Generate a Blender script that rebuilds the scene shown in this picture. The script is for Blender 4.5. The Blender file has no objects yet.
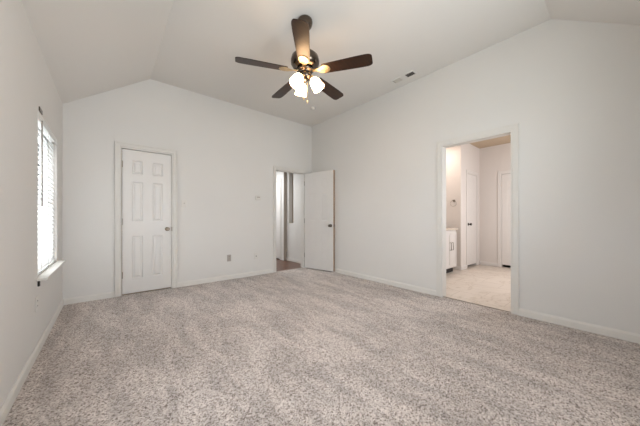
import bpy, bmesh, math, random
from mathutils import Vector, Matrix
random.seed(7)
C = bpy.context.scene.collection
scene = bpy.context.scene
PI = math.pi

# ------------------------------------------------------------------ camera, world, light, exposure
XL, XR, YB, YN = -0.428, 3.465, 4.414, -0.437     # bedroom walls
ZC, ZL, SLOPE = 3.10, 2.472, 0.698                # flat ceiling, low wall top, rake of the vault
EYE = 1.06
YAW = 0.6978
cd = bpy.data.cameras.new('camera')
cam = bpy.data.objects.new('camera', cd); C.objects.link(cam)
cam.location = (0, 0, EYE)
cam.rotation_euler = (PI/2, 0, -YAW)
cd.sensor_width = 36.0
cd.lens = 252.86/640*36.0
cd.shift_y = 5.88/640
cd.clip_start = 0.02
scene.camera = cam

w = bpy.data.worlds.new('sky'); scene.world = w; w.use_nodes = True
bg = w.node_tree.nodes['Background']
bg.inputs['Color'].default_value = (0.90, 0.95, 1.0, 1); bg.inputs['Strength'].default_value = 2.8

def area(name, loc, rot, sx, sy, power, col, spread=PI):
    l = bpy.data.lights.new(name, 'AREA'); l.shape = 'RECTANGLE'; l.size = sx; l.size_y = sy
    l.energy = power; l.color = col; l.spread = spread
    o = bpy.data.objects.new(name, l); C.objects.link(o); o.location = loc; o.rotation_euler = rot
    return o
DAY = (0.88, 0.945, 1.0)
R_ = math.radians
area('fill_near_window', (1.40, YN-0.15, 1.42), (PI/2+.40, 0, 0), 1.7, 1.35, 44, DAY, R_(140))  # fill light through the added window behind the camera
area('daylight_left_window', (XL-0.28, 3.48, 1.26), (0, -PI/2, 0), 1.36, 0.98, 50, (0.90, 0.95, 1.0))
area('fill_side_window', (XL-0.15, 1.30, 1.26), (0, -PI/2-.10, 0), 1.30, 0.96, 12, DAY, R_(135))  # fill light through the added, unseen second window of the left wall
area('bath_lamp', (5.0, 2.45, 2.62), (0, 0, 0), 0.6, 0.15, 9.5, (1.0, 0.88, 0.78))
area('bath_fill', (5.2, -0.1, 1.5), (PI/2, 0, 0), 1.0, 0.8, 38, (0.96, 0.97, 1.0))  # added fill inside the bathroom, no window stands there
area('hall_fill', (2.75, 6.2, 2.35), (0, 0, 0), 0.5, 1.5, 34, (0.93, 0.97, 1.0))  # added fill under the hall ceiling, without a fixture
vs = scene.view_settings
vs.view_transform = 'Standard'; vs.look = 'None'; vs.gamma = 1.0; vs.use_curve_mapping = False
vs.exposure = 0.20

# ------------------------------------------------------------------ helpers
class MB:
    """collects shapes; build() links them as ONE mesh object"""
    def __init__(s): s.v = []; s.f = []; s.smooth = []
    def add(s, vs_, fs_, smooth=False):
        n = len(s.v); s.v += [tuple(v) for v in vs_]
        for f in fs_: s.f.append([i+n for i in f]); s.smooth.append(smooth)
        return s
    def box(s, a, b):
        x0, y0, z0 = a; x1, y1, z1 = b
        return s.add([(x0,y0,z0),(x1,y0,z0),(x1,y1,z0),(x0,y1,z0),(x0,y0,z1),(x1,y0,z1),(x1,y1,z1),(x0,y1,z1)],
                     [(0,3,2,1),(4,5,6,7),(0,1,5,4),(1,2,6,5),(2,3,7,6),(3,0,4,7)])
    def obox(s, c, u, v, wv):
        c, u, v, wv = map(Vector, (c, u, v, wv)); P = []
        for k in (-1, 1):
            for i, j in ((-1,-1),(1,-1),(1,1),(-1,1)): P.append(c + u*i + v*j + wv*k)
        return s.add(P, [(0,3,2,1),(4,5,6,7),(0,1,5,4),(1,2,6,5),(2,3,7,6),(3,0,4,7)])
    def lathe(s, prof, seg=32, M=None, caps=True):
        """prof: (r, z) pairs from one end to the other, round local z"""
        M = M or Matrix(); P = []; F = []; n = len(prof)
        for r, z in prof:
            for i in range(seg):
                a = 2*PI*i/seg; P.append(M @ Vector((r*math.cos(a), r*math.sin(a), z)))
        for k in range(n-1):
            for i in range(seg):
                j = (i+1) % seg
                F.append((k*seg+i, k*seg+j, (k+1)*seg+j, (k+1)*seg+i))
        s.add(P, F, True)
        if caps:
            b = len(s.v) - n*seg
            s.f.append([b+i for i in range(seg)][::-1]); s.smooth.append(False)
            s.f.append([b+(n-1)*seg+i for i in range(seg)]); s.smooth.append(False)
        return s
    def tube(s, pts, r, seg=10):
        pts = [Vector(p) for p in pts]; P = []; F = []
        for k, p in enumerate(pts):
            t = (pts[min(k+1, len(pts)-1)] - pts[max(k-1, 0)]).normalized()
            up = Vector((0,0,1)) if abs(t.z) < .95 else Vector((1,0,0))
            a = t.cross(up).normalized(); b = t.cross(a)
            rr = r[k] if isinstance(r, (list, tuple)) else r
            for i in range(seg):
                q = 2*PI*i/seg; P.append(p + a*rr*math.cos(q) + b*rr*math.sin(q))
        for k in range(len(pts)-1):
            for i in range(seg):
                j = (i+1) % seg; F.append((k*seg+i, k*seg+j, (k+1)*seg+j, (k+1)*seg+i))
        s.add(P, F, True)
        n = len(s.v) - len(P)
        s.f.append([n+i for i in range(seg)][::-1]); s.smooth.append(False)
        s.f.append([n+(len(pts)-1)*seg+i for i in range(seg)]); s.smooth.append(False)
        return s
    def build(s, name, mat, parent=None, bevel=0, weld=False, loc=None, rotz=0):
        me = bpy.data.meshes.new(name); me.from_pydata(s.v, [], s.f)
        for p, sm in zip(me.polygons, s.smooth): p.use_smooth = sm
        bm = bmesh.new(); bm.from_mesh(me)
        if weld: bmesh.ops.remove_doubles(bm, verts=bm.verts, dist=1e-5)
        bmesh.ops.recalc_face_normals(bm, faces=bm.faces)
        bm.to_mesh(me); bm.free(); me.update()
        me.materials.append(mat)
        o = bpy.data.objects.new(name, me); C.objects.link(o)
        if parent: o.parent = parent
        if loc: o.location = loc
        o.rotation_euler.z = rotz
        if bevel:
            m = o.modifiers.new('bevel', 'BEVEL'); m.width = bevel; m.segments = 2; m.limit_method = 'ANGLE'
        return o

def empty(name, loc=(0,0,0), rotz=0):
    o = bpy.data.objects.new(name, None); C.objects.link(o); o.location = loc; o.rotation_euler = (0,0,rotz)
    o.empty_display_size = 0.05
    return o
def thing(o, label, cat, group=None):
    o['label'] = label; o['category'] = cat
    if group: o['group'] = group
    return o
def structure(o, label=None):
    o['kind'] = 'structure'
    if label: o['label'] = label
    return o

# ------------------------------------------------------------------ materials
def srgb(h):
    c = [int(h[i:i+2], 16)/255 for i in (0, 2, 4)]
    return tuple(x/12.92 if x <= .04045 else ((x+.055)/1.055)**2.4 for x in c) + (1,)
def mat(name, col, rough=0.6, metal=0.0, bump=None, noise=None, spec=0.5):
    m = bpy.data.materials.new(name); m.use_nodes = True
    nt = m.node_tree; b = nt.nodes['Principled BSDF']
    c = srgb(col) if isinstance(col, str) else col
    b.inputs['Base Color'].default_value = c; b.inputs['Roughness'].default_value = rough
    b.inputs['Metallic'].default_value = metal; b.inputs['Specular IOR Level'].default_value = spec
    tc = nt.nodes.new('ShaderNodeTexCoord')
    if noise:
        sc, amt = noise
        n = nt.nodes.new('ShaderNodeTexNoise'); n.inputs['Scale'].default_value = sc; n.inputs['Detail'].default_value = 3
        nt.links.new(tc.outputs['Object'], n.inputs['Vector'])
        r = nt.nodes.new('ShaderNodeValToRGB')
        r.color_ramp.elements[0].position = .3; r.color_ramp.elements[1].position = .7
        r.color_ramp.elements[0].color = tuple(x*(1-amt) for x in c[:3]) + (1,)
        r.color_ramp.elements[1].color = tuple(min(1, x*(1+amt)) for x in c[:3]) + (1,)
        nt.links.new(n.outputs['Fac'], r.inputs['Fac']); nt.links.new(r.outputs['Color'], b.inputs['Base Color'])
    if bump:
        sc, st = bump
        n = nt.nodes.new('ShaderNodeTexNoise'); n.inputs['Scale'].default_value = sc; n.inputs['Detail'].default_value = 2
        nt.links.new(tc.outputs['Object'], n.inputs['Vector'])
        bp = nt.nodes.new('ShaderNodeBump'); bp.inputs['Strength'].default_value = st; bp.inputs['Distance'].default_value = .002
        nt.links.new(n.outputs['Fac'], bp.inputs['Height']); nt.links.new(bp.outputs['Normal'], b.inputs['Normal'])
    return m
M = {}
M['wall'] = mat('wall_paint', 'd6d3cf', .75, bump=(220, .15), noise=(1.2, .012), spec=.3)
M['ceiling'] = mat('ceiling_paint', 'dad6d1', .8, bump=(160, .2), spec=.2)
M['trim'] = mat('trim_paint', 'd4d0ca', .6, noise=(9, .015))
M['base'] = mat('baseboard_paint', 'd8d4ce', .6, noise=(9, .015))
M['door'] = mat('door_paint', 'd7d3cf', .45, bump=(90, .06), noise=(6, .012))
M['bathwall'] = mat('bath_wall_paint', 'd8d0ca', .7, bump=(220, .1), noise=(1.5, .01))
M['bathceil'] = mat('dim_beige_paint', 'b9a48c', .8, noise=(2, .02))  # dark beige: the bathroom's low light is put into the ceiling colour
M['nickel'] = mat('satin_nickel', '8d8478', .33, 1.0, noise=(40, .05))
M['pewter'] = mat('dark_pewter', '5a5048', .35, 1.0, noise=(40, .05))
M['fanmetal'] = mat('brushed_fan_metal', '655a50', .22, 1.0, noise=(60, .06))
M['iron'] = mat('blade_iron_metal', 'c2b08e', .35, 1.0, noise=(60, .05))
M['darkmetal'] = mat('dark_bracket_metal', '3c3833', .5, .6, noise=(50, .08))
M['plate'] = mat('switch_plastic', 'd3cfc9', .4, noise=(30, .01))
M['plateshade'] = mat('grey_outlet_plastic', 'a49c95', .45, noise=(30, .02))
M['black'] = mat('black_slot', '1b1917', .7, noise=(30, .05))
M['vinyl'] = mat('window_vinyl', 'e8e8e6', .4, noise=(10, .01))
M['vent'] = mat('vent_enamel', 'c9c2b8', .5, noise=(20, .02))
M['darkinside'] = mat('dark_interior', '2d2924', .8, noise=(20, .05))  # dark colour for unlit insides: vent duct and bathroom closets
M['vanity'] = mat('vanity_paint', 'd9d3ce', .4, noise=(8, .012))
M['pad'] = mat('carpet_pad', '8d8178', .9, noise=(20, .1))
M['post'] = mat('greige_strip', '9a9084', .6, noise=(9, .02))  # greige darker than the walls, for the hall jog face
M['counter'] = mat('vanity_counter', 'cfc2b2', .25, noise=(14, .05))
M['lawn'] = mat('lawn', '6e7a52', .9, noise=(6, .2))
M['edge'] = mat('raw_door_edge', '9a7350', .6, noise=(30, .1))
M['rail'] = mat('door_gasket', '2a2522', .8, noise=(30, .05))

def wood(name, dark, light, scale, rough, stretch, coord='Object', spec=.5):
    m = bpy.data.materials.new(name); m.use_nodes = True; nt = m.node_tree; b = nt.nodes['Principled BSDF']
    tc = nt.nodes.new('ShaderNodeTexCoord'); mp = nt.nodes.new('ShaderNodeMapping'); mp.inputs['Scale'].default_value = stretch
    n = nt.nodes.new('ShaderNodeTexNoise'); n.inputs['Scale'].default_value = scale; n.inputs['Detail'].default_value = 6; n.inputs['Distortion'].default_value = .6
    r = nt.nodes.new('ShaderNodeValToRGB'); r.color_ramp.elements[0].position = .32; r.color_ramp.elements[1].position = .72
    r.color_ramp.elements[0].color = srgb(dark); r.color_ramp.elements[1].color = srgb(light)
    nt.links.new(tc.outputs[coord], mp.inputs['Vector']); nt.links.new(mp.outputs['Vector'], n.inputs['Vector'])
    nt.links.new(n.outputs['Fac'], r.inputs['Fac']); nt.links.new(r.outputs['Color'], b.inputs['Base Color'])
    b.inputs['Roughness'].default_value = rough; b.inputs['Specular IOR Level'].default_value = spec
    return m
M['blade'] = wood('walnut_blade', '1d110b', '38200f', 9, .34, (1, 9, 1), spec=.4)
M['floorwood'] = wood('hall_floor_wood', '4a3024', '7a5440', 5, .3, (9, 1, 1))

def carpet():
    m = bpy.data.materials.new('beige_plush_carpet'); m.use_nodes = True; nt = m.node_tree; b = nt.nodes['Principled BSDF']
    L = nt.links.new; N = nt.nodes.new
    tc = N('ShaderNodeTexCoord')
    def noise(scale, detail=2, rough=.5, vec=None, dist=0):
        n = N('ShaderNodeTexNoise'); n.inputs['Scale'].default_value = scale; n.inputs['Detail'].default_value = detail
        n.inputs['Roughness'].default_value = rough; n.inputs['Distortion'].default_value = dist
        L(vec or tc.outputs['Object'], n.inputs['Vector']); return n
    vo = N('ShaderNodeTexVoronoi'); vo.inputs['Scale'].default_value = 125
    L(tc.outputs['Object'], vo.inputs['Vector'])
    sx = N('ShaderNodeSeparateColor'); L(vo.outputs['Color'], sx.inputs['Color'])
    tuft = noise(130, 1, .5)
    tm = N('ShaderNodeMix'); tm.data_type = 'FLOAT'; tm.inputs[0].default_value = .45
    L(tuft.outputs['Fac'], tm.inputs[2]); L(sx.outputs['Red'], tm.inputs[3])
    r = N('ShaderNodeValToRGB'); cr = r.color_ramp
    cr.elements[0].position = .26; cr.elements[0].color = srgb('776a62')
    cr.elements[1].position = .76; cr.elements[1].color = srgb('dad0ca')
    e = cr.elements.new(.40); e.color = srgb('ab9f98')
    e = cr.elements.new(.55); e.color = srgb('c3b8b1')
    L(tm.outputs[0], r.inputs['Fac'])
    # pile laid over in swaths by the vacuum cleaner
    mp = N('ShaderNodeMapping'); mp.inputs['Rotation'].default_value = (0, 0, math.radians(52)); mp.inputs['Scale'].default_value = (4.2, 1.3, 1)
    L(tc.outputs['Object'], mp.inputs['Vector'])
    lay = noise(1.25, 3, .55, mp.outputs['Vector'], .8)
    mp2 = N('ShaderNodeMapping'); mp2.inputs['Rotation'].default_value = (0, 0, math.radians(-8)); mp2.inputs['Scale'].default_value = (4.5, 1.1, 1)
    L(tc.outputs['Object'], mp2.inputs['Vector'])
    lay2 = noise(1.5, 2, .5, mp2.outputs['Vector'], .5)
    add = N('ShaderNodeMath'); add.operation = 'ADD'; L(lay.outputs['Fac'], add.inputs[0]); L(lay2.outputs['Fac'], add.inputs[1])
    mr = N('ShaderNodeMapRange'); mr.inputs['From Min'].default_value = .86; mr.inputs['From Max'].default_value = 1.14
    mr.inputs['To Min'].default_value = .87; mr.inputs['To Max'].default_value = 1.12
    L(add.outputs[0], mr.inputs['Value'])
    mix = N('ShaderNodeVectorMath'); mix.operation = 'SCALE'
    L(r.outputs['Color'], mix.inputs[0]); L(mr.outputs['Result'], mix.inputs['Scale'])
    L(mix.outputs['Vector'], b.inputs['Base Color'])
    bp = N('ShaderNodeBump'); bp.inputs['Strength'].default_value = .3; bp.inputs['Distance'].default_value = .004
    L(tm.outputs[0], bp.inputs['Height']); L(bp.outputs['Normal'], b.inputs['Normal'])
    b.inputs['Roughness'].default_value = 1.0; b.inputs['Specular IOR Level'].default_value = .05
    b.inputs['Sheen Weight'].default_value = .15; b.inputs['Sheen Roughness'].default_value = .6
    return m
M['carpet'] = carpet()

def tile():
    m = bpy.data.materials.new('bath_marble_tile'); m.use_nodes = True; nt = m.node_tree; b = nt.nodes['Principled BSDF']
    L = nt.links.new; N = nt.nodes.new
    tc = N('ShaderNodeTexCoord')
    n = N('ShaderNodeTexNoise'); n.inputs['Scale'].default_value = 2.2; n.inputs['Detail'].default_value = 6; n.inputs['Distortion'].default_value = 1.6
    L(tc.outputs['Object'], n.inputs['Vector'])
    r = N('ShaderNodeValToRGB'); cr = r.color_ramp
    cr.elements[0].position = .38; cr.elements[0].color = srgb('d6cbc0'); cr.elements[1].position = .62; cr.elements[1].color = srgb('d9cec3')
    e = cr.elements.new(.485); e.color = srgb('d2c6ba'); e = cr.elements.new(.50); e.color = srgb('beafa0'); e = cr.elements.new(.515); e.color = srgb('d4c9bd')
    L(n.outputs['Fac'], r.inputs['Fac'])
    br = N('ShaderNodeTexBrick'); br.inputs['Scale'].default_value = 1.0; br.offset = .5
    br.inputs['Brick Width'].default_value = .61; br.inputs['Row Height'].default_value = .305
    br.inputs['Mortar Size'].default_value = .004; br.inputs['Mortar'].default_value = srgb('bdb0a3')
    mp = N('ShaderNodeMapping'); mp.inputs['Rotation'].default_value = (0, 0, PI/2); L(tc.outputs['Object'], mp.inputs['Vector']); L(mp.outputs['Vector'], br.inputs['Vector']); L(r.outputs['Color'], br.inputs['Color1']); L(r.outputs['Color'], br.inputs['Color2'])
    L(br.outputs['Color'], b.inputs['Base Color']); b.inputs['Roughness'].default_value = .4
    return m
M['tile'] = tile()

def glow(name, col, strength):
    m = bpy.data.materials.new(name); m.use_nodes = True; nt = m.node_tree; b = nt.nodes['Principled BSDF']
    b.inputs['Base Color'].default_value = (.9, .88, .84, 1); b.inputs['Roughness'].default_value = .3
    b.inputs['Emission Color'].default_value = col; b.inputs['Emission Strength'].default_value = strength
    return m
M['shade'] = glow('lit_opal_glass', (1.0, .62, .32, 1), 19)

def slat():
    m = bpy.data.materials.new('white_blind_slat'); m.use_nodes = True; nt = m.node_tree
    b = nt.nodes['Principled BSDF']; b.inputs['Base Color'].default_value = srgb('eeeeec'); b.inputs['Roughness'].default_value = .45
    t = nt.nodes.new('ShaderNodeBsdfTranslucent'); t.inputs['Color'].default_value = srgb('f0f0ee')
    mx = nt.nodes.new('ShaderNodeMixShader'); mx.inputs['Fac'].default_value = .16
    nt.links.new(b.outputs[0], mx.inputs[1]); nt.links.new(t.outputs[0], mx.inputs[2])
    nt.links.new(mx.outputs[0], nt.nodes['Material Output'].inputs['Surface'])
    return m
M['slat'] = slat()
def glass():
    m = bpy.data.materials.new('window_glass'); m.use_nodes = True; nt = m.node_tree
    nt.nodes.remove(nt.nodes['Principled BSDF'])
    t = nt.nodes.new('ShaderNodeBsdfTransparent'); g = nt.nodes.new('ShaderNodeBsdfGlossy'); g.inputs['Roughness'].default_value = .02
    fr = nt.nodes.new('ShaderNodeFresnel'); fr.inputs['IOR'].default_value = 1.45
    mx = nt.nodes.new('ShaderNodeMixShader')
    nt.links.new(fr.outputs[0], mx.inputs[0]); nt.links.new(t.outputs[0], mx.inputs[1]); nt.links.new(g.outputs[0], mx.inputs[2])
    nt.links.new(mx.outputs[0], nt.nodes['Material Output'].inputs['Surface'])
    return m
M['glass'] = glass()

# ------------------------------------------------------------------ structure
def wall(name, axis, at, thick, u0, u1, top, holes=(), mat_=None, z0=0.0, label=None):
    """wall in the plane axis=at, running u0..u1, with rectangular holes (ua, ub, za, zb); top is a list of (u, z)"""
    def topz(u):
        for (a, za), (b, zb) in zip(top, top[1:]):
            if a-1e-9 <= u <= b+1e-9: return za + (zb-za)*(u-a)/(b-a)
        return top[-1][1] if u > top[-1][0] else top[0][1]
    us = sorted({u0, u1, *[u for u, _ in top if u0 < u < u1], *[h for q in holes for h in q[:2]]})
    split = max([q[3] for q in holes] + [z0 + 1.0])
    zs = sorted({z0, split, *[h for q in holes for h in q[2:] if h > z0]})
    cells = {}
    for i in range(len(us)-1):
        for k in range(len(zs)):
            um = (us[i]+us[i+1])/2; hi = zs[k+1] if k+1 < len(zs) else None
            zm = (zs[k]+hi)/2 if hi else 99
            if not any(q[0] < um < q[1] and q[2] < zm < q[3] for q in holes): cells[(i, k)] = hi
    m = MB()
    def P(u, z, side):
        d = at + (thick if side else 0)
        return (d, u, z) if axis == 'x' else (u, d, z)
    for (i, k), hi in cells.items():
        a, b = us[i], us[i+1]; za = zs[k]; h0 = hi if hi else topz(a); h1 = hi if hi else topz(b)
        for sd in (0, 1): m.add([P(a, za, sd), P(b, za, sd), P(b, h1, sd), P(a, h0, sd)], [(0,1,2,3)])
        def side(p, q): m.add([P(*p, 0), P(*q, 0), P(*q, 1), P(*p, 1)], [(0,1,2,3)])
        if (i-1, k) not in cells: side((a, za), (a, h0))
        if (i+1, k) not in cells: side((b, za), (b, h1))
        if (i, k-1) not in cells: side((a, za), (b, za))
        if hi is None or (i, k+1) not in cells: side((a, h0), (b, h1))
    return structure(m.build(name, mat_ or M['wall'], weld=True), label)

T = 0.12
XBEND, YBEND = XL + (ZC-ZL)/SLOPE, YN + (ZC-ZL)/SLOPE
WY0, WY1, WZ0, WZ1 = 2.985, 3.975, 0.575, 1.93           # window in the left wall
CX0, CX1, DH = 0.125, 0.762, 2.055                        # closet door hole
EX0, EX1 = 2.55, 3.265                                    # hall door hole
BY0, BY1 = 0.782, 1.577                                   # bath doorway hole
TO = T
wall('wall_back', 'y', YB, T, XL-T, XR+T, [(XL-T, ZL-T*SLOPE), (XBEND, ZC), (XR+T, ZC)],
     [(CX0, CX1, -1, DH), (EX0, EX1, -1, DH)])
wall('wall_right', 'x', XR, T, YN-T, YB, [(YN-T, ZL-T*SLOPE), (YBEND, ZC), (YB, ZC)], [(BY0, BY1, -1, DH)])
wall('wall_left', 'x', XL-T, T, YN-T, YB, [(YN-T, ZL), (YB, ZL)], [(WY0, WY1, WZ0, WZ1), (0.81, 1.79, WZ0, WZ1)])  # second opening is an added window, out of view
wall('wall_near', 'y', YN-T, T, XL, XR, [(XL, ZL), (XR, ZL)], [(0.50, 2.30, 0.7, 2.12)])  # opening added to let light in from behind the camera
# vaulted ceiling: flat centre, two raked slopes that meet on a hip above the camera's corner
z_o = ZL - T*SLOPE
cv = [(XBEND, YBEND, ZC), (XR+T, YBEND, ZC), (XR+T, YB+T, ZC), (XBEND, YB+T, ZC),
      (XL-T, YN-T, z_o), (XR+T, YN-T, z_o), (XL-T, YB+T, z_o)]
n = len(cv)
cm = MB().add(cv + [(x, y, z+.12) for x, y, z in cv],
              [(0,1,2,3), (4,5,1,0), (4,0,3,6), (7,8,9,10), (11,12,8,7), (11,7,10,13)])
structure(cm.build('ceiling', M['ceiling']))
# floors
fm = MB().box((XL-T, YN-T, -.08), (XR+.035, YB+.05, -.016))
structure(fm.build('floor', M['pad']))
def pile():
    """the carpet's cut pile: a fine grid of tufts of uneven height"""
    import numpy as np
    rng = np.random.default_rng(11)
    st = .0072
    xs = np.arange(XL-.01, XR+.0349, st); ys = np.arange(YN-.01, YB+.05, st)
    nx, ny = len(xs), len(ys)
    X, Y = np.meshgrid(xs, ys, indexing='ij')
    X = X + rng.uniform(-.3, .3, X.shape)*st; Y = Y + rng.uniform(-.3, .3, Y.shape)*st
    Z = -.0065*rng.random(X.shape)**1.4
    co = np.stack([X, Y, Z], -1).reshape(-1, 3).astype(np.float32)
    a = (np.arange(nx-1)[:, None]*ny + np.arange(ny-1)[None, :]).reshape(-1)
    q = np.stack([a, a+ny, a+ny+1, a+1], -1).astype(np.int32)
    me = bpy.data.meshes.new('carpet'); me.vertices.add(len(co)); me.vertices.foreach_set('co', co.reshape(-1))
    me.loops.add(q.size); me.loops.foreach_set('vertex_index', q.reshape(-1))
    me.polygons.add(len(q)); me.polygons.foreach_set('loop_start', np.arange(0, q.size, 4, dtype=np.int32))
    me.polygons.foreach_set('use_smooth', np.ones(len(q), dtype=bool))
    me.update(calc_edges=True); me.materials.append(M['carpet'])
    o = bpy.data.objects.new('carpet', me); C.objects.link(o); o['kind'] = 'stuff'
    return thing(o, 'beige speckled plush carpet covering the whole bedroom floor', 'carpet')
pile()
# hall
XH = 3.512
hf = MB().box((1.9, YB+.05, -.06), (XH+.3, 7.6, -.004))
structure(hf.build('floor', M['floorwood']), 'dark red brown wood floor of the hall')
structure(MB().box((1.9, YB+T, 2.45), (4.6, 7.6, 2.55)).build('ceiling', M['ceiling']))
wall('wall_hall_right', 'x', XH, .11, YB+T, 5.52, [(YB+T, 2.45), (5.52, 2.45)], [(5.215, 5.415, .955, 2.40)])
wall('wall_hall_jog', 'x', XH-.085, .195, 5.52, 7.6, [(5.52, 2.45), (7.6, 2.45)], [(5.70, 6.10, -1, DH)])
structure(MB().box((XH-.09, 5.508, 0), (XH, 5.5195, 2.45)).build('jog_strip', M['post']), 'greige corner strip down the hall')  # thin greige sheet over the jog face, darker than the walls
structure(MB().box((1.9, 7.5, 0), (XH, 7.6, 2.45)).build('wall_hall_end', M['wall']))
structure(MB().box((1.9, YB+T, 0), (2.0, 7.5, 2.45)).build('wall_hall_left', M['wall']))
# dim nook behind the tall slot in the hall wall
def shell(name, x0, x1, y0, y1, z0, z1, open_, m_):
    t = .03; m = MB()
    if open_ != '-x': m.box((x0-t, y0-t, z0), (x0, y1+t, z1))
    if open_ != '+x': m.box((x1, y0-t, z0), (x1+t, y1+t, z1))
    if open_ != '-y': m.box((x0, y0-t, z0), (x1, y0, z1))
    if open_ != '+y': m.box((x0, y1, z0), (x1, y1+t, z1))
    m.box((x0-t if open_ != '-x' else x0, y0-t if open_ != '-y' else y0, z1), (x1+t if open_ != '+x' else x1, y1+t if open_ != '+y' else y1, z1+t))
    m.box((x0-t if open_ != '-x' else x0, y0-t if open_ != '-y' else y0, z0-t), (x1+t if open_ != '+x' else x1, y1+t if open_ != '+y' else y1, z0))
    return structure(m.build(name, m_))
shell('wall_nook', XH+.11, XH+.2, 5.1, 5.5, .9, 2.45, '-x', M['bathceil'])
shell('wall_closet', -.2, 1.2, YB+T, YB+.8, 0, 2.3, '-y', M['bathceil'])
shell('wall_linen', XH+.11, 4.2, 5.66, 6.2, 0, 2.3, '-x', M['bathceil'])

# bathroom
BX0, BX1, BYW, BZ, BXE = XR+T, 6.64, 2.13, 2.70, 5.575
structure(MB().box((XR+.035, -.5, -.06), (7.4, 2.95, -.003)).build('floor', M['tile']), 'beige marble tile floor of the bathroom')
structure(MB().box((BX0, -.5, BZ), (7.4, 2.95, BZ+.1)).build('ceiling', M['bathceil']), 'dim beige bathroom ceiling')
D3A, D3B = 5.905, 6.475
wall('wall_bath_closet', 'y', BYW, .11, BXE, BX1+.11, [(BXE, BZ), (BX1+.11, BZ)], [(D3A, D3B, -1, 2.06)], M['bathwall'])
wall('wall_bath_alcove', 'x', BXE, .11, BYW+.11, 2.68, [(BYW, BZ), (2.68, BZ)], (), M['bathwall'])
wall('wall_bath_vanity', 'y', 2.68, .1, BX0, BXE+.11, [(BX0, BZ), (BXE+.11, BZ)], (), M['bathwall'])
D4A, D4B = 1.12, 1.715
wall('wall_bath_far', 'x', BX1, .11, -.5, BYW, [(-.5, BZ), (BYW, BZ)], [(D4A, D4B, -1, 2.06)], M['bathwall'])
structure(MB().box((BX0, -.5, 0), (BX1, -.4, BZ)).build('wall_bath_near', M['bathwall']))
shell('wall_bath_linen', D3A-.05, D3B+.05, BYW+.11, BYW+.6, 0, 2.3, '-y', M['darkinside'])  # inside coloured dark, so the gap under the door looks unlit
shell('wall_bath_toilet', BX1+.11, BX1+.6, D4A-.05, D4B+.05, 0, 2.3, '-x', M['darkinside'])  # dark colour stands in for shade behind the far door

# ------------------------------------------------------------------ doors
def frame_pts(m, axis, at, out, a, b, h, width=.057, thick=.016, bead=.006):
    """casing round an opening a..b, up to h, standing `thick` proud of the wall plane at, towards out (+1/-1)"""
    lo, hi = sorted((at, at + out*thick))
    def bx(u0, u1, z0, z1, l=lo, g=hi):
        m.box((l, u0, z0), (g, u1, z1)) if axis == 'x' else m.box((u0, l, z0), (u1, g, z1))
    bx(a-width, a, 0, h+width); bx(b, b+width, 0, h+width); bx(a, b, h, h+width)
    # raised outer bead of the moulding
    lo2, hi2 = sorted((at + out*thick, at + out*(thick+bead)))
    bx(a-width, a-width+.016, 0, h+width, lo2, hi2); bx(b+width-.016, b+width, 0, h+width, lo2, hi2); bx(a-width+.016, b+width-.016, h+width-.016, h+width, lo2, hi2)
    return m
def jamb(axis, d0, d1, a, b, h, t=.018):
    m = MB()
    def bx(u0, u1, z0, z1):
        m.box((d0, u0, z0), (d1, u1, z1)) if axis == 'x' else m.box((u0, d0, z0), (u1, d1, z1))
    bx(a, a+t, 0, h); bx(b-t, b, 0, h); bx(a+t, b-t, h-t, h)
    return m
PANELS = [(.185, .405, .845, .940), (.595, .800, .845, .940)]
def slab_mesh(wd, ht, th=.035, relief=.006, rows=None):
    """six-panel door slab, x 0..wd, z 0..ht, faces at y=0 and y=th"""
    rows = rows or [(.10, .398), (.50, .78), (.832, .928)]
    cols = [(.183, .398), (.597, .812)]
    xs = [0] + [c*wd for q in cols for c in q] + [wd]; zs = [0] + [r*ht for q in rows for r in q] + [ht]
    m = MB()
    for face, sg in ((0, 1), (th, -1)):
        for i in range(5):
            for k in range(7):
                x0, x1, z0, z1 = xs[i], xs[i+1], zs[k], zs[k+1]
                if i % 2 == 1 and k % 2 == 1:
                    rings = [(0, 0), (.012, relief), (.022, relief), (.040, relief*.25)]
                    R = [[(x0+d, face+sg*y, z0+d), (x1-d, face+sg*y, z0+d), (x1-d, face+sg*y, z1-d), (x0+d, face+sg*y, z1-d)] for d, y in rings]
                    for A, B in zip(R, R[1:]):
                        for q in range(4):
                            p = (q+1) % 4; m.add([A[q], A[p], B[p], B[q]], [(0,1,2,3)])
                    m.add(R[-1], [(0,1,2,3)])
                else:
                    m.add([(x0, face, z0), (x1, face, z0), (x1, face, z1), (x0, face, z1)], [(0,1,2,3)])
    for i in range(5):
        for z in (0, ht): m.add([(xs[i],0,z),(xs[i+1],0,z),(xs[i+1],th,z),(xs[i],th,z)], [(0,1,2,3)])
    for k in range(7):
        for x in (0, wd): m.add([(x,0,zs[k]),(x,0,zs[k+1]),(x,th,zs[k+1]),(x,th,zs[k])], [(0,1,2,3)])
    return m
def knob_mesh(c, d):
    """round door knob at c, standing out along d"""
    z = Vector(d).normalized(); x = z.orthogonal().normalized(); y = z.cross(x)
    Mx = Matrix.Translation(Vector(c)) @ Matrix((x, y, z)).transposed().to_4x4()
    prof = [(.031, 0), (.031, .004), (.027, .009), (.013, .012), (.011, .030), (.018, .036), (.026, .044), (.0285, .053), (.027, .061), (.020, .067), (.008, .069)]
    return MB().lathe(prof, 24, Mx)
def hinge_mesh(c, u, h=.09):
    """hinge barrel standing at c with its leaf along u"""
    c = Vector(c); u = Vector(u)
    m = MB().lathe([(.0065, -h/2), (.0065, h/2)], 12, Matrix.Translation(c))
    m.lathe([(.004, h/2), (.0055, h/2+.004), (.002, h/2+.009)], 12, Matrix.Translation(c))
    nrm = Vector((-u.y, u.x, 0))
    m.obox(c + u*.006, u*.006, nrm*.0015, (0, 0, h/2))
    return m

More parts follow.
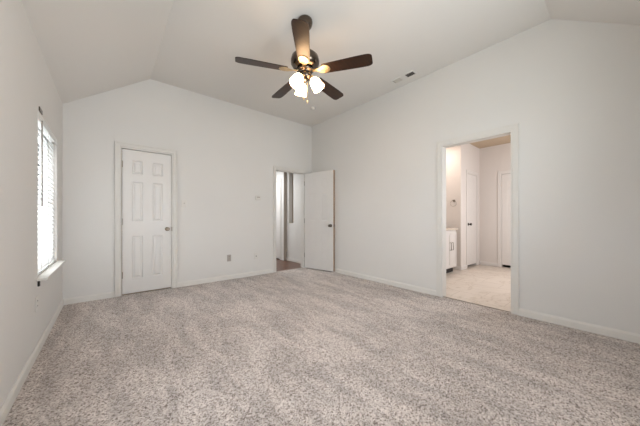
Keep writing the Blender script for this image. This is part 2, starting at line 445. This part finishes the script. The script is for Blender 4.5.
# door 1: closed six-panel closet door in the back wall
d1 = structure(empty('door_1', (CX0, YB, 0)), 'closed white six panel closet door with round knob')
def child(mb, name, m_, parent, bevel=0, **k):
    o = mb.build(name, m_, None, bevel, **k)
    o.parent = parent; o.matrix_parent_inverse = Matrix.Translation(-parent.location)
    return o
child(frame_pts(MB(), 'y', YB, -1, CX0, CX1, DH, .057, .018, .009), 'casing', M['trim'], d1, .003)
child(jamb('y', YB-.001, YB+T, CX0, CX1, DH), 'jamb', M['trim'], d1)
s1 = slab_mesh(.591, 2.015, relief=.011).build('door_slab', M['door'], None, weld=True); s1.location = (CX0+.025, YB+.022, .016)
s1.parent = d1; s1.matrix_parent_inverse = Matrix.Translation(-d1.location)
child(knob_mesh((.689, YB+.022, .907), (0,-1,0)), 'door_knob', M['nickel'], d1)
child(MB().box((.7425, YB-.004, .872), (.7535, YB+.03, .94)), 'strike_plate', M['nickel'], d1, .001)
for hz in (.28, 1.02, 1.82):
    child(hinge_mesh((CX0+.0195, YB+.014, hz), (1, 0, 0)), 'hinge', M['nickel'], d1)

# door 2: hall door, standing open against the right wall
d2 = structure(empty('door_2', (EX1, YB, 0)), 'white door standing open against the right wall')
child(frame_pts(MB(), 'y', YB, -1, EX0, EX1, DH), 'casing', M['trim'], d2, .003)
child(jamb('y', YB-.001, YB+T, EX0, EX1, DH), 'jamb', M['trim'], d2)
hx, hy = 3.250, YB-.022
tip = Vector((3.416, 3.660, 0)) - Vector((hx, hy, 0)); dirv = tip.normalized(); dw = tip.length
ang = math.atan2(dirv.y, dirv.x)
s2 = slab_mesh(dw, 2.015, relief=.0022).build('door_slab', M['door'], None, weld=True)
s2.location = (hx, hy, .016); s2.rotation_euler.z = ang
s2.parent = d2; s2.matrix_parent_inverse = Matrix.Translation(-d2.location)
nl = Vector((dirv.y, -dirv.x, 0))                     # visible face looks this way
if nl.x > 0: nl = -nl
flip = -1 if (Matrix.Rotation(ang, 3, 'Z') @ Vector((0,1,0))).dot(nl) > 0 else 1
if flip == -1:
    s2.location = Vector((hx, hy, .016)) - (Matrix.Rotation(ang, 3, 'Z') @ Vector((0,.035,0)))
base = Vector((hx, hy, 0))
kp = base + dirv*(dw-.062); kp.z = .925
child(knob_mesh(kp, nl), 'door_knob', M['pewter'], d2)
ed = base + dirv*(dw+.0012) - nl*.0175; ed.z = .016+1.0075
child(MB().obox(ed, dirv*.001, nl*.0172, (0,0,1.0075)), 'edge_strip', M['edge'], d2)
lp = base + dirv*(dw+.003) - nl*.0175; lp.z = .925
child(MB().obox(lp, dirv*.001, nl*.0125, (0,0,.028)), 'latch_plate', M['pewter'], d2)
for hz in (.28, 1.02, 1.82):
    child(hinge_mesh((hx+.004, YB-.008, hz), dirv), 'hinge', M['nickel'], d2)

# bath doorway: cased opening, no door
t1 = structure(empty('trim_1', (XR, BY0, 0)), 'white casing of the bathroom doorway')
child(frame_pts(MB(), 'x', XR, -1, BY0, BY1, DH, .057, .009, .003), 'casing', M['trim'], t1, .003)
child(jamb('x', XR-.001, XR+T+.001, BY0, BY1, DH), 'jamb', M['trim'], t1)
child(frame_pts(MB(), 'x', XR+T, 1, BY0, BY1, DH), 'casing', M['trim'], t1, .003)
child(MB().box((XR+.028, BY0+.018, 0), (XR+.042, BY1-.018, .004)), 'threshold', M['nickel'], t1)

# door 3: bathroom closet door beside the vanity
d3 = structure(empty('door_3', (D3A, BYW, 0)), 'closed white bathroom door with a dark knob')
child(frame_pts(MB(), 'y', BYW, -1, D3A, D3B, 2.06, .052, .004), 'casing', M['vanity'], d3, .003)
child(jamb('y', BYW-.001, BYW+.11, D3A, D3B, 2.06), 'jamb', M['vanity'], d3)
s3 = slab_mesh(D3B-D3A-.042, 1.982, relief=.0015).build('door_slab', M['vanity'], None, weld=True); s3.location = (D3A+.021, BYW+.003, .055)
s3.parent = d3; s3.matrix_parent_inverse = Matrix.Translation(-d3.location)
child(knob_mesh((D3A+.075, BYW+.003, .945), (0,-1,0)), 'door_knob', M['darkmetal'], d3)
# door 4: door in the far bathroom wall
d4 = structure(empty('door_4', (BX1, D4A, 0)), 'white door in the far bathroom wall')
child(frame_pts(MB(), 'x', BX1, -1, D4A, D4B, 2.06, .052, .007), 'casing', M['vanity'], d4, .003)
child(jamb('x', BX1-.001, BX1+.11, D4A, D4B, 2.06), 'jamb', M['vanity'], d4)
s4 = slab_mesh(D4B-D4A-.042, 1.982, relief=.0025).build('door_slab', M['vanity'], None, weld=True); s4.location = (BX1+.006, D4B-.021, .055)
s4.rotation_euler.z = -PI/2; s4.parent = d4; s4.matrix_parent_inverse = Matrix.Translation(-d4.location)
child(knob_mesh((BX1+.006, D4A+.075, .945), (-1,0,0)), 'door_knob', M['darkmetal'], d4)
# door 5: narrow door down the hall
d5 = structure(empty('door_5', (XH-.085, 5.7, 0)), 'narrow white door down the hall')
child(frame_pts(MB(), 'x', XH-.085, -1, 5.70, 6.10, DH, .057, .014), 'casing', M['trim'], d5, .003)
child(jamb('x', XH-.086, XH+.11, 5.70, 6.10, DH), 'jamb', M['trim'], d5)
s5 = slab_mesh(.358, 2.01, relief=.002).build('door_slab', M['door'], None, weld=True); s5.location = (XH-.075, 6.079, .02)
s5.rotation_euler.z = -PI/2; s5.parent = d5; s5.matrix_parent_inverse = Matrix.Translation(-d5.location)
child(knob_mesh((XH-.075, 5.99, .92), (-1,0,0)), 'door_knob', M['pewter'], d5)

# ------------------------------------------------------------------ baseboards
def baseboard(name, axis, at, out, a, b, m_=None, h=.078):
    """board with an eased top edge"""
    m_ = m_ or M['base']; t = .013
    prof = [(0, 0), (t, 0), (t, h-.018), (t*.55, h-.006), (t*.35, h), (0, h)]
    P = []
    for u in (a, b):
        for d, z in prof: P.append((at+out*d, u, z) if axis == 'x' else (u, at+out*d, z))
    k = len(prof)
    F = [tuple(range(k)), tuple(range(k, 2*k))] + [(i, (i+1) % k, k+(i+1) % k, k+i) for i in range(k)]
    return structure(MB().add(P, F).build(name, m_))
cw = .057
baseboard('baseboard_left', 'x', XL, 1, YN, YB-.013)
baseboard('baseboard_back', 'y', YB, -1, XL, CX0-cw)
baseboard('baseboard_back', 'y', YB, -1, CX1+cw, EX0-cw)
baseboard('baseboard_back', 'y', YB, -1, EX1+cw, XR)
baseboard('baseboard_right', 'x', XR, -1, BY1+cw, YB-.013)
baseboard('baseboard_right', 'x', XR, -1, YN, BY0-cw)
baseboard('baseboard_near', 'y', YN, 1, XL+.013, XR-.013)
baseboard('baseboard_hall', 'x', XH, -1, YB+T, 5.505)
baseboard('baseboard_bath', 'y', BYW, -1, BXE, D3A-.052, M['vanity'])
baseboard('baseboard_bath', 'x', BX1, -1, D4B+.052, BYW-.013, M['vanity'])
baseboard('baseboard_bath', 'x', BXE, -1, BYW, 2.24, M['vanity'])

# ------------------------------------------------------------------ window in the left wall, blind and sill
win = structure(empty('window_1', (XL, (WY0+WY1)/2, WZ0)), 'white single hung window in the left wall')
f = MB(); xo = XL-T
for a, b in (((WY0, WZ0), (WY0+.045, WZ1)), ((WY1-.045, WZ0), (WY1, WZ1)), ((WY0+.045, WZ0), (WY1-.045, WZ0+.045)), ((WY0+.045, WZ1-.045), (WY1-.045, WZ1))):
    f.box((xo+.002, a[0], a[1]), (xo+.05, b[0], b[1]))
child(f, 'window_frame', M['vinyl'], win, .002)
zm = (WZ0+WZ1)/2
sa = MB()
for z0, z1 in ((WZ0+.045, zm+.02), (zm-.02, WZ1-.045)):
    x0 = xo+.026 if z0 < zm-.1 else xo+.008
    for a, b in (((WY0+.045, z0), (WY0+.08, z1)), ((WY1-.08, z0), (WY1-.045, z1)), ((WY0+.08, z0), (WY1-.08, z0+.036)), ((WY0+.08, z1-.036), (WY1-.08, z1))):
        sa.box((x0, a[0], a[1]), (x0+.017, b[0], b[1]))
child(sa, 'sash', M['vinyl'], win)
for z0, z1, x0 in ((WZ0+.08, zm-.014, xo+.032), (zm+.014, WZ1-.08, xo+.014)):
    child(MB().box((x0, WY0+.078, z0), (x0+.004, WY1-.078, z1)), 'window_pane', M['glass'], win)
# stool with horns and the apron-less dark bracket below its near end
SP = .062
sl = MB()
sp = [(XL-T+.052, WY0+.001), (XL-T+.052, WY1-.001), (XL, WY1-.001), (XL, WY1+.07), (XL+SP-.008, WY1+.07), (XL+SP, WY1+.062), (XL+SP, WY0-.062), (XL+SP-.008, WY0-.07), (XL, WY0-.07), (XL, WY0+.001)]
k = len(sp)
sl.add([(x, y, WZ0) for x, y in sp] + [(x, y, WZ0+.02) for x, y in sp], [tuple(range(k)), tuple(range(k, 2*k))] + [(i, (i+1) % k, k+(i+1) % k, k+i) for i in range(k)])
child(sl, 'window_sill', M['trim'], win, .003)
br = MB().box((XL, WY0-.012, WZ0-.052), (XL+.012, WY0+.012, WZ0)).box((XL+.012, WY0-.012, WZ0-.010), (XL+.055, WY0+.012, WZ0))
child(br, 'sill_bracket', M['darkmetal'], win, .002)

blind = thing(empty('window_blind', (XL-.03, (WY0+WY1)/2, WZ1)), 'white horizontal slat blind lowered in the bright left window', 'window blind')
BXc = XL - .030
child(MB().box((BXc-.022, WY0+.008, WZ1-.045), (BXc+.020, WY1-.008, WZ1-.004)), 'headrail', M['vinyl'], blind, .002)
child(MB().box((BXc+.022, WY0+.004, WZ1-.062), (BXc+.032, WY1-.004, WZ1-.004)), 'valance', M['slat'], blind, .002)
sm = MB(); tilt = math.radians(62); z = WZ1-.085
while z > WZ0+.055:
    ex, ez = math.cos(tilt), -math.sin(tilt)                       # room edge of each slat hangs low
    N_ = 4; top = []; 
    for i in range(N_+1):
        q = -1 + 2*i/N_; crown = .0030*(1-q*q)
        top.append((BXc + .0245*q*ex + crown*math.sin(tilt), z + .0245*q*ez + crown*math.cos(tilt)))
    P = [(x_, y, z_) for y in (WY0+.004, WY1-.004) for x_, z_ in top]; kk = N_+1
    sm.add(P, [(q, q+1, kk+q+1, kk+q) for q in range(N_)], True)
    z -= .043
child(sm, 'slats', M['slat'], blind)
child(MB().box((BXc-.024, WY0+.012, WZ0+.024), (BXc+.024, WY1-.012, WZ0+.040)), 'bottom_rail', M['slat'], blind, .003)
for y in (WY0+.16, (WY0+WY1)/2, WY1-.16):
    child(MB().tube([(BXc+.0265, y, WZ1-.06), (BXc+.0265, y, WZ0+.03)], .0012, 6), 'ladder_cord', M['plateshade'], blind)
child(MB().tube([(BXc+.036, WY0+.13, WZ1-.05), (BXc+.037, WY0+.13, 1.16)], .0045, 8), 'tilt_wand', M['plateshade'], blind)
child(MB().box((XL, WY0+.03, WZ1+.004), (XL+.007, WY0+.15, WZ1+.038)), 'wall_strip', M['pewter'], blind, .002)  # thin dark strip on the wall above the blind's near end

# near wall window added to let in light (unseen, behind the camera): plain frame with mullion
w2 = structure(empty('added_window_near', (.75, YN, .7)))
f2 = MB()
for a, b in (((.50, .7), (.55, 2.12)), ((2.25, .7), (2.30, 2.12)), ((.55, .7), (2.25, .75)), ((.55, 2.07), (2.25, 2.12)), ((1.37, .75), (1.43, 2.07))):
    f2.box((a[0], YN-T+.02, a[1]), (b[0], YN-T+.06, b[1]))
child(f2, 'window_frame', M['vinyl'], w2, .002)
w3 = structure(empty('added_window_side', (XL, 1.3, WZ0)))  # unseen second left wall window, added to even out the light
f3 = MB()
for a, b in (((.81, WZ0), (.86, WZ1)), ((1.74, WZ0), (1.79, WZ1)), ((.86, WZ0), (1.74, WZ0+.05)), ((.86, WZ1-.05), (1.74, WZ1)), ((.86, 1.23), (1.74, 1.28))):
    f3.box((XL-T+.02, a[0], a[1]), (XL-T+.06, b[0], b[1]))
child(f3, 'window_frame', M['vinyl'], w3, .002)
structure(MB().box((-14, -12, -.3), (14, 16, -.2)).build('ground', M['lawn']), 'grass outside')

# ------------------------------------------------------------------ ceiling fan
FX, FY = 1.544, 2.079
fan = thing(empty('ceiling_fan', (FX, FY, ZC)), 'dark five blade ceiling fan with three lit glass shades', 'ceiling fan')
FS, FO = 1.04, .0816
def fpart(mb, name, m_, parent=None, **k):
    if name not in ('canopy', 'downrod'): mb.v = [(x*FS, y*FS, z*FS+FO) for x, y, z in mb.v]
    return mb.build(name, m_, parent or fan, **k)
AW = Vector((FX, FY, 0)).normalized(); RT = Vector((AW.y, -AW.x, 0))
fpart(MB().lathe([(.030, 0), (.062, 0), (.0735, -.012), (.077, -.030), (.076, -.045), (.068, -.072), (.052, -.095), (.034, -.110), (.020, -.115)], 40), 'canopy', M['fanmetal'])
fpart(MB().lathe([(.0125, -.100), (.0125, -.320)], 20), 'downrod', M['fanmetal'])
fpart(MB().lathe([(.020, -.375), (.030, -.380), (.034, -.400), (.060, -.412), (.105, -.428), (.132, -.455), (.140, -.490), (.138, -.520), (.122, -.545), (.095, -.560), (.070, -.566)], 48), 'motor_housing', M['fanmetal'])
fpart(MB().lathe([(.066, -.566), (.080, -.570), (.080, -.590), (.070, -.596), (.052, -.600), (.052, -.612), (.062, -.618), (.062, -.650), (.050, -.664), (.030, -.672), (.012, -.676)], 40), 'switch_housing', M['fanmetal'])
def blade_mb(a):
    u = Vector((math.cos(a), math.sin(a), 0)); t = Vector((-u.y, u.x, 0)); pit = math.radians(12)
    tt = t*math.cos(pit) + Vector((0,0,-1))*math.sin(pit); nn = u.cross(tt)
    o = Vector((0,0,-.598))
    out = []
    r0, r1, w0, w1 = .185, .652, .056, .068
    N_ = 12
    for i in range(N_+1): 
        q = i/N_; r = r0 + (r1-.05-r0)*q
        out.append((r, w0 + (w1-w0)*min(1, q*1.25)))
    for i in range(1, 7):
        q = i/6*PI/2; out.append((r1-.05+.05*math.sin(q), w1-.030+.030*math.cos(q)))
    edge = [(r0+.0, -w0+.012), (r0-.012, -w0+.03), (r0-.012, w0-.03), (r0, w0-.012)] 
    loop = [(r, w_) for r, w_ in out] + [(r, -w_) for r, w_ in reversed(out)] + [(r0-.012, -w0+.022), (r0-.012, w0-.022)]
    k = len(loop); P = []
    for s_ in (-.003, .003):
        for r, w_ in loop: P.append(o + u*r + tt*w_ + nn*s_)
    return MB().add(P, [tuple(range(k)), tuple(range(k, 2*k))] + [(i, (i+1) % k, k+(i+1) % k, k+i) for i in range(k)]), u, tt, nn, o
A0 = math.atan2(-FY, -FX) + math.radians(-3.5)
for i in range(5):
    mb, u, tt, nn, o = blade_mb(A0 + i*2*PI/5)
    b = fpart(mb, 'blade', M['blade'])
    # iron: arm from the motor ring, widening into a plate screwed under the blade
    prof = [(.070, .020), (.105, .014), (.140, .018), (.165, .034), (.190, .045), (.215, .045), (.240, .034), (.255, .014)]
    P = []; sgn = -1 if nn.z > 0 else 1
    lift = lambda r: (max(0, (.15-r))/.08)*.012
    lp_ = [(r, w_) for r, w_ in prof] + [(r, -w_) for r, w_ in reversed(prof)]
    k = len(lp_)
    for s_ in (.0035, .0085):
        for r, w_ in lp_: P.append(o + u*r + tt*w_ + nn*(sgn*s_) + Vector((0,0,lift(r))))
    im = MB().add(P, [tuple(range(k)), tuple(range(k, 2*k))] + [(q, (q+1) % k, k+(q+1) % k, k+q) for q in range(k)])
    for r, w_ in ((.200, .026), (.200, -.026), (.235, 0)):
        c_ = o + u*r + tt*w_ + nn*(sgn*.0085); ax = nn*sgn
        x_ = u; y_ = ax.cross(x_)
        im.lathe([(.006, 0), (.006, .0015), (.003, .003)], 10, Matrix.Translation(c_) @ Matrix((x_, y_, ax)).transposed().to_4x4())
    fpart(im, 'blade_iron', M['iron'], b)
# light kit: three opal glass shades on short arms
SR = .052
for th in (-20, 100, 220):
    a = math.radians(th); d = AW*math.cos(a) + RT*math.sin(a)
    tl = math.radians(33); ax = (d*math.sin(tl) + Vector((0,0,-1))*math.cos(tl)).normalized()
    x_ = ax.orthogonal().normalized(); y_ = ax.cross(x_)
    c0 = d*.066 + Vector((0,0,-.655))
    Mx = Matrix.Translation(c0) @ Matrix((x_, y_, ax)).transposed().to_4x4()
    arm = MB().tube([d*.045 + Vector((0,0,-.640)), d*.060 + Vector((0,0,-.645)), c0 + ax*.004], [.010, .010, .011], 12)
    arm.lathe([(.012, -.002), (.024, .004), (.026, .012), (.026, .026), (.022, .028)], 24, Mx)
    fpart(arm, 'lamp_arm', M['iron'])
    sh = [(.023, .014), (.030, .022), (.041, .036), (.050, .056), (.0545, .080), (.055, .100), (.057, .118), (.061, .132)]
    sh_in = [(r-.003, z_) for r, z_ in reversed(sh)]
    s_ = fpart(MB().lathe(sh + sh_in, 32, Mx, caps=False), 'lamp_shade', M['shade'])
    fpart(MB().lathe([(.010, .026), (.013, .040), (.022, .060), (.026, .078), (.022, .096), (.010, .106)], 20, Mx), 'bulb', M['shade'], s_)
for off, ln in ((-.012, .205), (.022, .235)):
    p0 = RT*off + AW*(-.035) + Vector((0,0,-.655))
    ch = MB().tube([p0, p0 + Vector((0,0,-ln))], .0018, 8)
    co = fpart(ch, 'pull_chain', M['iron'])
    fpart(MB().lathe([(.002, 0), (.006, -.006), (.007, -.018), (.005, -.030), (.002, -.034)], 14, Matrix.Translation(p0 + Vector((0,0,-ln)))), 'chain_pull', M['iron'], co)

# ------------------------------------------------------------------ ceiling things
vent = thing(empty('air_vent', (3.262, 2.015, ZC)), 'small two way ceiling air vent near the right wall', 'air vent')
vw, vl, gap, fw = .068, .185, .040, .022
fr = MB()
for a, b in (((-vw, -vl), (vw, -vl+fw)), ((-vw, vl-fw), (vw, vl)), ((-vw, -vl+fw), (-vw+fw, vl-fw)), ((vw-fw, -vl+fw), (vw, vl-fw)), ((-vw+fw, -gap), (vw-fw, gap))):
    fr.box((a[0], a[1], -.010), (b[0], b[1], 0))
fr.build('vent_frame', M['ceiling'], vent, bevel=.002)
MB().box((-vw+fw, -vl+fw, -.002), (vw-fw, vl-fw, -.0005)).build('duct_opening', M['darkinside'], vent)
for s_, tl in ((-1, 24), (1, -48)):
    lv = MB(); y = gap+.008
    while y < vl-fw-.005:
        a = math.radians(tl); dv = Vector((0, math.cos(a)*.005, math.sin(a)*.005))
        lv.obox((0, s_*y, -.006), (vw-fw-.0005, 0, 0), dv, Vector((0, -math.sin(a), math.cos(a)))*.0005)
        y += .0140 if s_ > 0 else .021
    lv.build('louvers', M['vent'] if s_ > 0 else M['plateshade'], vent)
det = thing(empty('smoke_detector', (2.90, 3.65, ZC)), 'small round smoke detector on ceiling behind the fan', 'smoke detector')
MB().lathe([(.052, 0), (.052, -.010), (.046, -.014), (.046, -.024), (.036, -.034), (.012, -.037)], 32).build('body', M['plate'], det)
MB().lathe([(.049, -.0145), (.049, -.019)], 32, caps=True).build('vent_ring', M['plateshade'], det)

# ------------------------------------------------------------------ wall plates
def plate(name, label, cat, loc, rotz, kind, m_=None):
    """wall plate; local -y looks into the room"""
    t = thing(empty(name, loc, rotz), label, cat); m_ = m_ or M['plate']
    MB().box((-.035, -.006, -.0575), (.035, 0, .0575)).build('cover_plate', m_, t, bevel=.003)
    if kind == 'outlet':
        for z_ in (-.02, .02):
            o = MB().lathe([(.0165, 0), (.0165, .0025)], 20, Matrix.Translation((0, -.006, z_)) @ Matrix.Rotation(PI/2, 4, 'X')).build('socket', m_, t)
            s_ = MB()
            for x_ in (-.006, .006): s_.box((x_-.0013, -.0092, z_-.001), (x_+.0013, -.0084, z_+.009))
            s_.build('slots', M['black'], o)
    elif kind == 'switch':
        MB().box((-.005, -.008, -.012), (.005, -.006, .012)).build('toggle_bezel', m_, t)
        MB().obox((0, -.012, .004), (.0035, 0, 0), Vector((0, -.007, .005)), Vector((0, .003, .005))).build('toggle', M['plateshade'], t)
    elif kind == 'jack':
        MB().box((-.008, -.0085, -.008), (.008, -.006, .008)).build('jack', M['black'], t)
    return t
plate('light_switch', 'light switch on back wall just right of the closed six panel door', 'light switch', (.915, YB, 1.30), 0, 'switch')
plate('wall_outlet', 'grey power outlet low on the back wall between the two doors', 'outlet', (1.623, YB, .375), 0, 'outlet', M['plateshade'])
plate('phone_jack', 'pale jack plate low on back wall left of the open door', 'jack plate', (2.132, YB, .362), 0, 'jack')
plate('wall_outlet', 'pale outlet low on the left wall below the window', 'outlet', (XL, 2.92, .40), PI/2, 'outlet')
th = thing(empty('thermostat', (2.172, YB, 1.455)), 'small white thermostat on back wall left of the open doorway', 'thermostat')
MB().box((-.060, -.004, -.042), (.060, 0, .042)).build('back_plate', M['plate'], th, bevel=.002)
MB().box((-.054, -.022, -.036), (.054, -.004, .036)).build('housing', M['plate'], th, bevel=.005)
MB().box((-.030, -.0232, .002), (.030, -.0222, .022)).build('display', M['plateshade'], th)

# ------------------------------------------------------------------ bathroom things
VX0, VX1, VY0, VY1 = 4.60, 5.36, 2.125, 2.68
van = thing(empty('vanity_cabinet', ((VX0+VX1)/2, VY0, 0)), 'white vanity cabinet with two doors seen through the bathroom doorway', 'cabinet')
def vch(mb, n_, m_, parent=None, **k):
    o = child(mb, n_, m_, van, **k)
    if parent: 
        o.parent = parent; o.matrix_parent_inverse = (Matrix.Translation(van.location)).inverted() if False else parent.matrix_world.inverted()
    return o
vb = MB().box((VX0, VY0+.02, .10), (VX1, VY1-.002, .84)).box((VX0+.02, VY0+.075, 0.0), (VX1-.005, VY1-.002, .10))
vch(vb, 'carcass', M['vanity'])
vch(MB().box((VX0+.02, VY0+.068, .0), (VX1-.01, VY0+.0745, .099)), 'toe_kick', M['rail'])
mid = 5.088
def shaker(x0, x1, z0, z1, yf):
    m = MB().box((x0, yf+.008, z0), (x1, yf+.019, z1))
    s_ = .05
    m.box((x0, yf, z0), (x0+s_, yf+.008, z1)); m.box((x1-s_, yf, z0), (x1, yf+.008, z1))
    m.box((x0+s_, yf, z0), (x1-s_, yf+.008, z0+s_)); m.box((x1-s_, yf, z1-s_), (x0+s_, yf+.008, z1))
    return m
def pull(x, z0, z1, yf):
    return MB().tube([(x, yf, z0), (x, yf-.028, z0), (x, yf-.030, (z0+z1)/2), (x, yf-.028, z1), (x, yf, z1)], .006, 8)
for x0, x1, hx_ in ((VX0+.01, mid-.003, mid-.042), (mid+.003, VX1-.008, mid+.050)):
    d = vch(shaker(x0, x1, .115, .80, VY0), 'cabinet_door', M['vanity'], bevel=.0015)
    h_ = pull(hx_, .455, .60, VY0).build('handle', M['nickel'], None)
    h_.parent = d
    d['label'] = 'shaker cabinet door with a vertical bar handle'
ct = thing(empty('vanity_countertop', ((VX0+VX1)/2, VY0, .84)), 'pale stone countertop lying on the white vanity cabinet', 'countertop')
child(MB().box((VX0-.01, VY0-.02, .8405), (VX1+.012, VY1-.002, .872)), 'slab', M['counter'], ct, .003)
child(MB().box((VX0-.01, VY1-.022, .872), (VX1+.012, VY1-.002, .96)), 'backsplash', M['counter'], ct, .002)
tr = thing(empty('towel_ring', (BXE, 2.262, 1.44)), 'metal towel ring on the bright bathroom wall above the vanity', 'towel ring')
Rm = Matrix.Rotation(-PI/2, 4, 'Y')
MB().lathe([(.024, 0), (.024, .008), (.012, .014), (.010, .040), (.012, .048), (.004, .050)], 20, Rm).build('post', M['nickel'], tr)
ringp = [Vector((-.042, .060*math.sin(q*2*PI/32), -.058 + .060*math.cos(q*2*PI/32))) for q in range(33)]
MB().tube(ringp, .0028, 8).build('ring', M['nickel'], tr)
